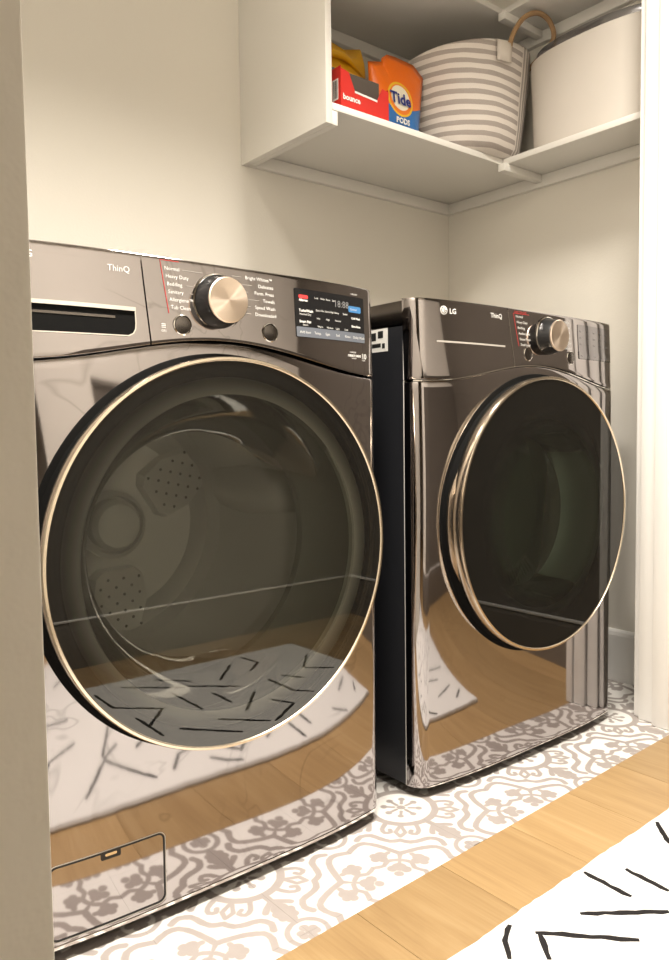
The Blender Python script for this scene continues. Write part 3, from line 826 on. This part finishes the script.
# display legends
text('ws', 'Allergen', 0.154, 0.9475, 0.0055, bold=0.0002)
text('ws', 'TurboWash', 0.153, 0.930, 0.0062, bold=0.0002); text('ws', 'Normal Dry', 0.154, 0.9245, 0.005)
text('ws', 'Smart Pair', 0.153, 0.912, 0.006, bold=0.0002); text('ws', 'Steam', 0.160, 0.9072, 0.0045)
for x, s in ((0.188, 'Lock'), (0.201, 'Wash'), (0.214, 'Rinse'), (0.228, 'Spin')): text('ws', s, x, 0.954, 0.0044)
for j, row in enumerate((('Extra Hot', 'Extra High', 'Heavy', 'Steam'), ('Hot', 'High', 'Normal', ''), ('Warm', 'Medium', 'Light', 'Cold'))):
    for i, s in enumerate(row):
        if s: text('ws', s, 0.190+0.021*i+0.001*j, 0.9335-0.0135*j, 0.0046)
text('ws', 'Control', 0.272, 0.9435, 0.0052); text('ws', 'Cold Wash', 0.274, 0.928, 0.0050, bold=0.0002); text('ws', 'Extra Rinse', 0.274, 0.914, 0.0050, bold=0.0002)
for x, s in ((0.153, 'Add Item'), (0.184, 'Temp.'), (0.209, 'Spin'), (0.234, 'Soil'), (0.256, 'Rinse'), (0.277, 'Delay Wash')): text('ws', s, x, 0.8945, 0.0062)
text('wd', '18:88', 0.232, 0.9455, 0.0165)
for s, x, z in (('Normal', 0, 0), ('Heavy Duty', 1, 0), ('Bedding', 2, 0), ('Antibacterial', 3, 0), ('Steam Fresh', 4, 0), ('Small Load', 5, 0)):
    text('d', s, -0.066+0.0025*x, 0.9685-0.0118*x, 0.0075)
for i, s in enumerate(['Delicates', 'Perm. Press', 'Towels', 'Speed Dry', 'Time Dry', 'Downloaded']):
    text('d', s, 0.128+0.001*i, 0.9705-0.0118*i, 0.0075, 'RIGHT')
text('d', 'ThinQ', -0.147, 0.962, 0.0135, bold=0.0002)
text('d', 'LG', -0.263, 0.9605, 0.0145, bold=0.0003)
text('dr_', 'DAILY CYCLES', -0.070, 0.978, 0.0062)
strip_loop('cycle_bracket', [(-0.020, 0.9772), (-0.073, 0.9772), (-0.060, 0.908)], 0.0008, 0.0009, M['red_print'], dm, closed=False, thick=0.0003)
for j in range(4):
    for i, s in enumerate(('Dry', 'Temp', 'Time', 'Steam', 'Delay')):
        text('ds', s, 0.170+0.030*i, 0.955-0.0145*j if j < 3 else 0.899, 0.005)

# ------------------------------------------------------------------ things on the shelf
SHZ = SZ + 0.0005
# striped basket
def basket():
    b = tag(empty('storage_basket', (1.548, 0.572, SHZ)), 'round grey and white striped fabric basket in the shelf corner, tan rope handle', 'basket')
    mt, n, p = base_mat('striped_canvas')
    tc = n.node('ShaderNodeTexCoord').outputs['Object']
    sx = n.node('ShaderNodeSeparateXYZ'); n.put(sx.inputs[0], tc)
    wob = n.math('MULTIPLY', n.noise(tc, 9, 2), 0.010)
    zz = n.math('ADD', sx.outputs[2], wob)
    f1 = n.math('GREATER_THAN', n.math('FRACT', n.math('MULTIPLY', zz, 1/0.0268)), 0.52)
    # a seam panel whose stripes run upright
    ang = n.math('ARCTAN2', sx.outputs[1], sx.outputs[0])
    f2 = n.math('GREATER_THAN', n.math('FRACT', n.math('MULTIPLY', ang, 1/0.10)), 0.52)
    pan = n.math('LESS_THAN', n.math('ABSOLUTE', n.math('SUBTRACT', ang, -0.86)), 0.42)
    f = n.math('ADD', n.math('MULTIPLY', f2, pan), n.math('MULTIPLY', f1, n.math('SUBTRACT', 1.0, pan)))
    wv = n.noise(tc, 260, 2)
    n.put(p.inputs['Base Color'], n.mix(f, n.mix(wv, (0.74, 0.68, 0.63), (0.80, 0.75, 0.70)), n.mix(wv, (0.40, 0.35, 0.32), (0.47, 0.42, 0.385))))
    p.inputs['Roughness'].default_value = 0.9; n.put(p.inputs['Normal'], n.bump(wv, 0.3, 0.001))
    prof = [(0.0, 0.004), (0.150, 0.0), (0.170, 0.006), (0.184, 0.030), (0.194, 0.090), (0.202, 0.170), (0.207, 0.240), (0.209, 0.296), (0.209, 0.308), (0.204, 0.310), (0.201, 0.300), (0.196, 0.20), (0.186, 0.05), (0.160, 0.010), (0.0, 0.008)]
    v, fc = [], []; S = 96
    for i in range(S):
        t = 2*PI*i/S
        e = (abs(math.cos(t))**2.7 + abs(math.sin(t))**2.7)**(-1/2.7)
        e = 1+(e-1)*0.35
        for r, z in prof:
            k = r*(0.985*e) + 0.004*math.sin(3*t+z*14)*min(1, z*8)
            zz_ = z*0.92 + (0.030*math.cos(t+0.75) * (z/0.31)**2 if z > 0.02 else 0)
            v.append((k*math.cos(t), k*math.sin(t), zz_))
    K = len(prof)
    for i in range(S):
        j = (i+1) % S
        for q in range(K-1): fc.append((i*K+q, j*K+q, j*K+q+1, i*K+q+1))
    me = mesh('basket_body', v, fc); bm = bmesh.new(); bm.from_mesh(me); bmesh.ops.remove_doubles(bm, verts=bm.verts, dist=1e-5); bmesh.ops.recalc_face_normals(bm, faces=bm.faces); bm.to_mesh(me); bm.free()
    link('basket_body', me, mt, b, smooth=True)
    rope = plain('rope_tan', (0.40, 0.25, 0.13), 0.85, bump=0.6, bscale=160)
    h = tube('rope_handle', spline([(-0.012, -0.206, 0.270), (-0.004, -0.214, 0.318), (0.034, -0.224, 0.372), (0.090, -0.232, 0.398), (0.140, -0.236, 0.385), (0.160, -0.228, 0.340), (0.150, -0.150, 0.285)], 7), 0.0072, rope, b)
    canvas = plain('patch_canvas', (0.72, 0.66, 0.60), 0.9, bump=0.4)
    # stitched patch bent over the rim
    vv, ff = [], []
    for i in range(5):
        t = -1.74 + (i-2)*0.060
        for r, z in ((0.2130, 0.238), (0.2145, 0.265), (0.2140, 0.290), (0.205, 0.296)):
            vv.append((r*math.cos(t), r*math.sin(t), z))
    for i in range(4):
        for q in range(3): ff.append((i*4+q, (i+1)*4+q, (i+1)*4+q+1, i*4+q+1))
    o = link('handle_patch', mesh('handle_patch', vv, ff), canvas, b, smooth=True)
    md = o.modifiers.new('thick', 'SOLIDIFY'); md.thickness = 0.003; md.offset = 0
    return b
bk = basket()
# pale fabric bin with a metal rim
def fabric_bin():
    b = tag(empty('storage_bin', (1.681, 0.180, SHZ)), 'plain off-white oval bin with silver rim standing on the right-hand shelf', 'bin')
    mt = plain('bin_linen', (0.70, 0.655, 0.60), 0.55, vary=0.03, bump=0.15, bscale=300)
    prof = [(0.0, 0.003), (0.88, 0.0), (0.93, 0.010), (0.95, 0.040), (0.97, 0.14), (0.995, 0.22), (1.0, 0.262), (0.985, 0.268), (0.95, 0.264), (0.93, 0.22), (0.90, 0.02), (0.0, 0.012)]
    A, B, S = 0.078, 0.205, 96
    def pt(t, k, z):
        e = (abs(math.cos(t))**2.4 + abs(math.sin(t))**2.4)**(-1/2.4)
        return (A*k*e*math.cos(t), B*k*e*math.sin(t), z)
    v, f = [], []; K = len(prof)
    for i in range(S):
        for k, z in prof: v.append(pt(2*PI*i/S, k, z))
    for i in range(S):
        j = (i+1) % S
        for q in range(K-1): f.append((i*K+q, j*K+q, j*K+q+1, i*K+q+1))
    me = mesh('bin_body', v, f); bm = bmesh.new(); bm.from_mesh(me); bmesh.ops.remove_doubles(bm, verts=bm.verts, dist=1e-5); bmesh.ops.recalc_face_normals(bm, faces=bm.faces); bm.to_mesh(me); bm.free()
    link('bin_body', me, mt, b, smooth=True, autosmooth=60)
    prof2 = [(0.90, 0.261), (0.915, 0.276), (0.91, 0.288), (0.88, 0.293), (0.82, 0.292), (0.0, 0.290)]
    v, f = [], []; K = len(prof2)
    for i in range(S):
        for k, z in prof2: v.append(pt(2*PI*i/S, k, z))
    for i in range(S):
        j = (i+1) % S
        for q in range(K-1): f.append((i*K+q, j*K+q, j*K+q+1, i*K+q+1))
    me = mesh('bin_rim', v, f); bm = bmesh.new(); bm.from_mesh(me); bmesh.ops.remove_doubles(bm, verts=bm.verts, dist=1e-5); bmesh.ops.recalc_face_normals(bm, faces=bm.faces); bm.to_mesh(me); bm.free()
    link('bin_rim', me, plain('rim_metal', (0.42, 0.42, 0.45), 0.25, metal=1.0), b, smooth=True, autosmooth=50)
fabric_bin()

# red cardboard tray box, open at the top with a cut-away front
def red_box():
    X0, X1, Y0, Y1 = 0.972, 1.132, 0.432, 0.470
    b = tag(empty('dryer_sheet_box', (X0, Y0, SHZ)), 'open red cardboard box with cut-away front beside the shelf end panel', 'box')
    w, d = X1-X0, Y1-Y0
    red = plain('red_card', (0.60, 0.026, 0.018), 0.38, vary=0.03); inner = plain('grey_card', (0.105, 0.085, 0.07), 0.8)
    hl, hs = 0.094, 0.046
    def slab(name, pts, y, th, mat):       # outline in x, z extruded along y
        n = len(pts)
        v = [(x, y, z) for x, z in pts] + [(x, y+th, z) for x, z in pts]
        f = [tuple(range(n)), tuple(range(2*n-1, n-1, -1))] + [(i, n+i, n+(i+1) % n, (i+1) % n) for i in range(n)]
        me = mesh(name, v, f); bm = bmesh.new(); bm.from_mesh(me); bmesh.ops.recalc_face_normals(bm, faces=bm.faces); bm.to_mesh(me); bm.free()
        return link(name, me, mat, b)
    # front wall in two pieces of one outline with the notch
    slab('front_wall', [(0, 0), (w, 0), (w, 0.076), (w-0.022, 0.079), (w-0.040, hs), (0.045, hs+0.004), (0.026, hl-0.004), (0.0, hl)], 0, 0.0012, red)
    slab('front_lining', [(0.045, hs-0.001), (w-0.040, hs-0.005), (w-0.040, hs), (0.045, hs+0.004)], -0.0006, 0.0006, M['white_print'])
    slab('back_wall', [(0, 0), (w, 0), (w, 0.110), (0.0, 0.110)], d-0.0012, 0.0012, inner)
    box('side_wall', 0, 0.0012, 0.0012, d, 0, 0.100, red, b); box('side_wall', w-0.0012, w, 0.0012, d, 0, 0.082, red, b)
    box('bottom_wall', 0.0012, w-0.0012, 0.0012, d-0.0012, 0, 0.0012, red, b)
    box('barcode', -0.0006, 0.0, 0.010, 0.032, 0.022, 0.072, M['white_print'], b)
    for k, (a, c) in enumerate(((0.013, 0.0145), (0.017, 0.0195), (0.0215, 0.0225), (0.025, 0.0275))):
        box('barcode_bar', -0.0010, -0.0006, a, c, 0.026, 0.068, M['gap'], b)
    return b
rb = red_box()
text('rb', 'bounce', 0.006, 0.022, 0.019, bold=0.0007)

# orange refill pouch
def pouch():
    X0, Y0 = 1.125, 0.478
    b = tag(empty('detergent_pouch', (X0, Y0, SHZ)), 'orange detergent pouch with yellow bullseye, between the red box and striped basket', 'pouch')
    outl = [(x*1.035, z*1.02) for x, z in [(0.004, 0.0), (0.182, 0.0), (0.190, 0.070), (0.200, 0.157), (0.204, 0.190), (0.168, 0.214), (0.100, 0.217), (0.070, 0.214), (0.052, 0.200), (0.050, 0.190), (0.004, 0.178), (0.006, 0.140)]]
    mt, n, p = base_mat('pouch_film')
    tc = n.node('ShaderNodeTexCoord').outputs['Object']
    sx = n.node('ShaderNodeSeparateXYZ'); n.put(sx.inputs[0], tc)
    X, Z = sx.outputs[0], sx.outputs[2]
    def inside(cx, cz, r):
        d = n.math('SQRT', n.math('ADD', n.math('POWER', n.math('SUBTRACT', X, cx), 2.0), n.math('POWER', n.math('SUBTRACT', Z, cz), 2.0)))
        return n.math('LESS_THAN', d, r)
    col = n.mix(n.noise(tc, 20, 2), (0.78, 0.140, 0.003), (0.82, 0.165, 0.005))
    blue = n.math('LESS_THAN', n.math('ADD', Z, n.math('MULTIPLY', n.math('POWER', n.math('SUBTRACT', X, 0.10), 2.0), -3.0)), 0.075)
    col = n.mix(blue, col, (0.03, 0.16, 0.45))
    cx, cz = 0.104, 0.102
    col = n.mix(inside(cx, cz, 0.047), col, (0.80, 0.46, 0.02))
    col = n.mix(inside(cx, cz, 0.041), col, (0.80, 0.20, 0.02))
    col = n.mix(inside(cx, cz+0.004, 0.034), col, (0.80, 0.74, 0.60))
    n.put(p.inputs['Base Color'], col); p.inputs['Roughness'].default_value = 0.32
    n.put(p.inputs['Normal'], n.bump(n.noise(tc, 22, 3), 0.5, 0.006))
    # pillow body from the outline: front and back bulge
    ctr = (0.100, 0.100); R = 7; no = len(outl); v, f = [], []
    fine = []
    for i in range(no):
        a, c = outl[i], outl[(i+1) % no]
        for k in range(4): fine.append((a[0]+(c[0]-a[0])*k/4, a[1]+(c[1]-a[1])*k/4))
    nf = len(fine)
    for side in (-1, 1):
        for q in range(R+1):
            s = q/R
            for x, z in fine:
                px = ctr[0]+(x-ctr[0])*s; pz = ctr[1]+(z-ctr[1])*s
                bul = (1-s**3)*0.012 + max(0, (1-pz/0.17))*0.022*(1-s**6)
                v.append((px, side*bul + 0.03, pz))
    for sd in range(2):
        o = sd*(R+1)*nf
        for q in range(R):
            for i in range(nf):
                j = (i+1) % nf; f.append((o+q*nf+i, o+q*nf+j, o+(q+1)*nf+j, o+(q+1)*nf+i))
    me = mesh('pouch_body', v, f); bm = bmesh.new(); bm.from_mesh(me); bmesh.ops.remove_doubles(bm, verts=bm.verts, dist=1e-5); bmesh.ops.recalc_face_normals(bm, faces=bm.faces); bm.to_mesh(me); bm.free()
    link('pouch_body', me, mt, b, smooth=True)
    return b
po = pouch()
def on_pouch(x, z):
    # same bulge as the pouch body, nudged forward
    dx, dz = x-0.100, z-0.100
    s = min(1.0, math.hypot(dx/0.10, dz/0.11))
    return (x, 0.03-((1-s**3)*0.012 + max(0, (1-z/0.17))*0.022*(1-s**6))-0.003, z)
text('p', 'Tide', 0.064, 0.088, 0.042, bold=0.0012)
text('pw', 'PODS', 0.080, 0.036, 0.020, bold=0.0008)

# yellow bag slumped behind the red box
def yellow_bag():
    b = tag(empty('yellow_bag', (1.062, 0.605, SHZ)), 'soft yellow plastic bag behind the red box', 'bag')
    mt = plain('yellow_film', (0.82, 0.43, 0.010), 0.35, vary=0.06, bump=0.9, bscale=18)
    v, f = [], []; S, K = 40, 14
    for j in range(K+1):
        z = 0.240*j/K
        for i in range(S):
            t = 2*PI*i/S
            e = (abs(math.cos(t))**3 + abs(math.sin(t))**3)**(-1/3)
            k = (1-0.10*(j/K)**2) * (0.96 if j in (0, K) else 1.0)
            dep = 0.045*(1-0.55*(j/K)**1.5)
            sag_ = 0.018*math.sin(3*t+0.6)*(j/K)**2 + (0.012*math.cos(2*t)*(j/K)**3)
            x = 0.125*k*e*math.cos(t); y = dep*e*math.sin(t)
            v.append((x+0.02, y+0.01*math.sin(5*x*20+j)*0.3, z*(1-0.0)+sag_ - (0.03*max(0, -x/0.125))*(j/K)))
    for j in range(K):
        for i in range(S):
            i2 = (i+1) % S; f.append((j*S+i, j*S+i2, (j+1)*S+i2, (j+1)*S+i))
    f.append(tuple(range(S-1, -1, -1)))
    c = len(v); v.append((0.02, 0, 0.233)); 
    for i in range(S): f.append((K*S+i, K*S+(i+1) % S, c))
    link('bag_body', mesh('bag_body', v, f), mt, b, smooth=True)
    tube('bag_fold', spline([(-0.10, -0.030, 0.186), (-0.04, -0.040, 0.200), (0.04, -0.036, 0.206), (0.115, -0.022, 0.183)], 6), lambda t: 0.010*math.sin(PI*min(max(t, 0.05), 0.95)), mt, b)
yellow_bag()

flush_texts({
    'w': (on_w, 'panel_lettering', M['white_print'], wm),
    'ws': (on_d, 'display_lettering', M['white_print'], dp),
    'wd': (on_d, 'display_digits', M['digit'], dp),
    'd': (on_w, 'panel_lettering', M['white_print'], dm),
    'dr_': (on_w, 'panel_red_lettering', M['red_print'], dm),
    'ds': (on_d, 'display_lettering', M['digit'], dq),
    'rb': (lambda x, z: (x, -0.0008, z), 'box_lettering', M['white_print'], rb),
    'p': (on_pouch, 'pouch_lettering', plain('navy_print', (0.015, 0.03, 0.20), 0.4, vary=0), po),
    'pw': (on_pouch, 'pouch_lettering', M['white_print'], po),
})

# ------------------------------------------------------------------ rug with hand-drawn strokes
rg = tag(empty('area_rug', (0.2, -0.78, 0.0006)), 'white wool rug with irregular black dashes lying on the oak floor', 'rug')
def rug():
    x0, x1, ya, yb = -0.62, 1.262, -0.360, -1.212
    per = []
    def side(a, b, n):
        for i in range(n):
            t = i/n; per.append((a[0]+(b[0]-a[0])*t + random.uniform(-1, 1)*0.0018, a[1]+(b[1]-a[1])*t + random.uniform(-1, 1)*0.0018))
    sl = 0.027
    c = [(x0, yb), (x1, yb+sl*0.6), (x1, ya+sl*(x1-0.5)), (x0, ya+sl*(x0-0.5))]
    side(c[0], c[1], 120); side(c[1], c[2], 50); side(c[2], c[3], 120); side(c[3], c[0], 50)
    n = len(per); cx = sum(p[0] for p in per)/n; cy = sum(p[1] for p in per)/n
    v, f = [], []
    for ins, z in ((0.004, 0.0), (0.0, 0.005), (0.003, 0.0105), (0.008, 0.012)):
        for x, y in per:
            d = Vector((cx-x, cy-y)).normalized()*ins; v.append((x+d.x-0.2, y+d.y+0.78, z))
    for k in range(3):
        for i in range(n): j = (i+1) % n; f.append((k*n+i, k*n+j, (k+1)*n+j, (k+1)*n+i))
    f.append(tuple(3*n+i for i in range(n))); f.append(tuple(range(n-1, -1, -1)))
    link('pile', mesh('pile', v, f), M['rug'], rg)
rug()
STROKES = [
 [(1.04,-.359),(.987,-.41)], [(.798,-.365),(.795,-.449)], [(.857,-.404),(.853,-.479)], [(.699,-.423),(.803,-.505)],
 [(.613,-.406),(.709,-.511)], [(.614,-.412),(.58,-.453)], [(.598,-.372),(.565,-.389),(.54,-.418)],
 [(.531,-1.123),(.53,-.992),(.627,-.902),(.543,-.808)], [(.544,-.884),(.544,-.731)], [(.614,-1.135),(.751,-1.014)],
 [(.717,-1.135),(.796,-1.052)], [(.763,-1.022),(.878,-.92)], [(.703,-.999),(.704,-.83)], [(.789,-.924),(.789,-.822)],
 [(.882,-.853),(.785,-.744)], [(.593,-.747),(.7,-.628)], [(.697,-.741),(.792,-.644)], [(.863,-1.006),(.964,-1.115)],
 [(1.032,-1.164),(1.044,-1.08),(.978,-1.021)], [(1.209,-1.045),(1.12,-.942),(1.19,-.88)], [(.974,-.92),(.972,-.792),(1.009,-.747)],
 [(.881,-.772),(.911,-.709),(.802,-.635)], [(1.024,-.927),(1.061,-.863)],
 [(.283,-.556),(.335,-.68),(.412,-.771)], [(.287,-.552),(.34,-.588)], [(.285,-.545),(.397,-.411)], [(.202,-.427),(.283,-.54)],
 [(.39,-.545),(.449,-.582)], [(.445,-.416),(.482,-.465),(.527,-.478)], [(.326,-.804),(.367,-.852),(.378,-.956)],
 [(1.10,-.46),(1.20,-.50)], [(1.16,-.58),(1.06,-.62)], [(1.10,-.70),(1.22,-.66)], [(.94,-.56),(1.00,-.62)], [(1.18,-.40),(1.23,-.44)],
 [(.06,-.50),(.10,-.62),(.20,-.66)], [(.05,-.80),(.18,-.78)], [(.10,-1.0),(.22,-1.08)], [(.30,-1.12),(.42,-1.06)],
 [(-.15,-.55),(-.05,-.62)], [(-.20,-.90),(-.05,-.84),(-.02,-.94)], [(-.45,-.60),(-.35,-.70)], [(-.55,-1.0),(-.40,-.98)],
 [(-.30,-.42),(-.18,-.46)], [(-.12,-1.12),(0.02,-1.16)]]
for i, s in enumerate(STROKES):
    rd = random.Random(i); pts = []
    for a, b in zip(s, s[1:]):
        L = math.hypot(b[0]-a[0], b[1]-a[1]); k = max(3, int(L/0.012))
        for q in range(k): pts.append((a[0]+(b[0]-a[0])*q/k, a[1]+(b[1]-a[1])*q/k))
    pts.append(s[-1]); v, f = [], []; n = len(pts)
    for k in range(n):
        a = pts[max(k-1, 0)]; b = pts[min(k+1, n-1)]
        d = Vector((b[0]-a[0], b[1]-a[1])).normalized(); nx, ny = -d.y, d.x
        w = 0.0042*rd.uniform(0.75, 1.2)*(0.6 if k in (0, n-1) else 1); j = rd.uniform(-1, 1)*0.0012
        for sg, z in ((1, 0.0115), (1, 0.0132), (-1, 0.0132), (-1, 0.0115)):
            v.append((pts[k][0]+nx*(w*sg+j)-0.2, pts[k][1]+ny*(w*sg+j)+0.78, z))
    for k in range(n-1):
        A, B = k*4, (k+1)*4
        for q in range(3): f.append((A+q, B+q, B+q+1, A+q+1))
    f.append((0, 1, 2, 3)); f.append((4*n-4, 4*n-1, 4*n-2, 4*n-3))
    me = mesh('dash', v, f); bm = bmesh.new(); bm.from_mesh(me); bmesh.ops.recalc_face_normals(bm, faces=bm.faces); bm.to_mesh(me); bm.free()
    link('dash', me, M['rug_black'], rg)
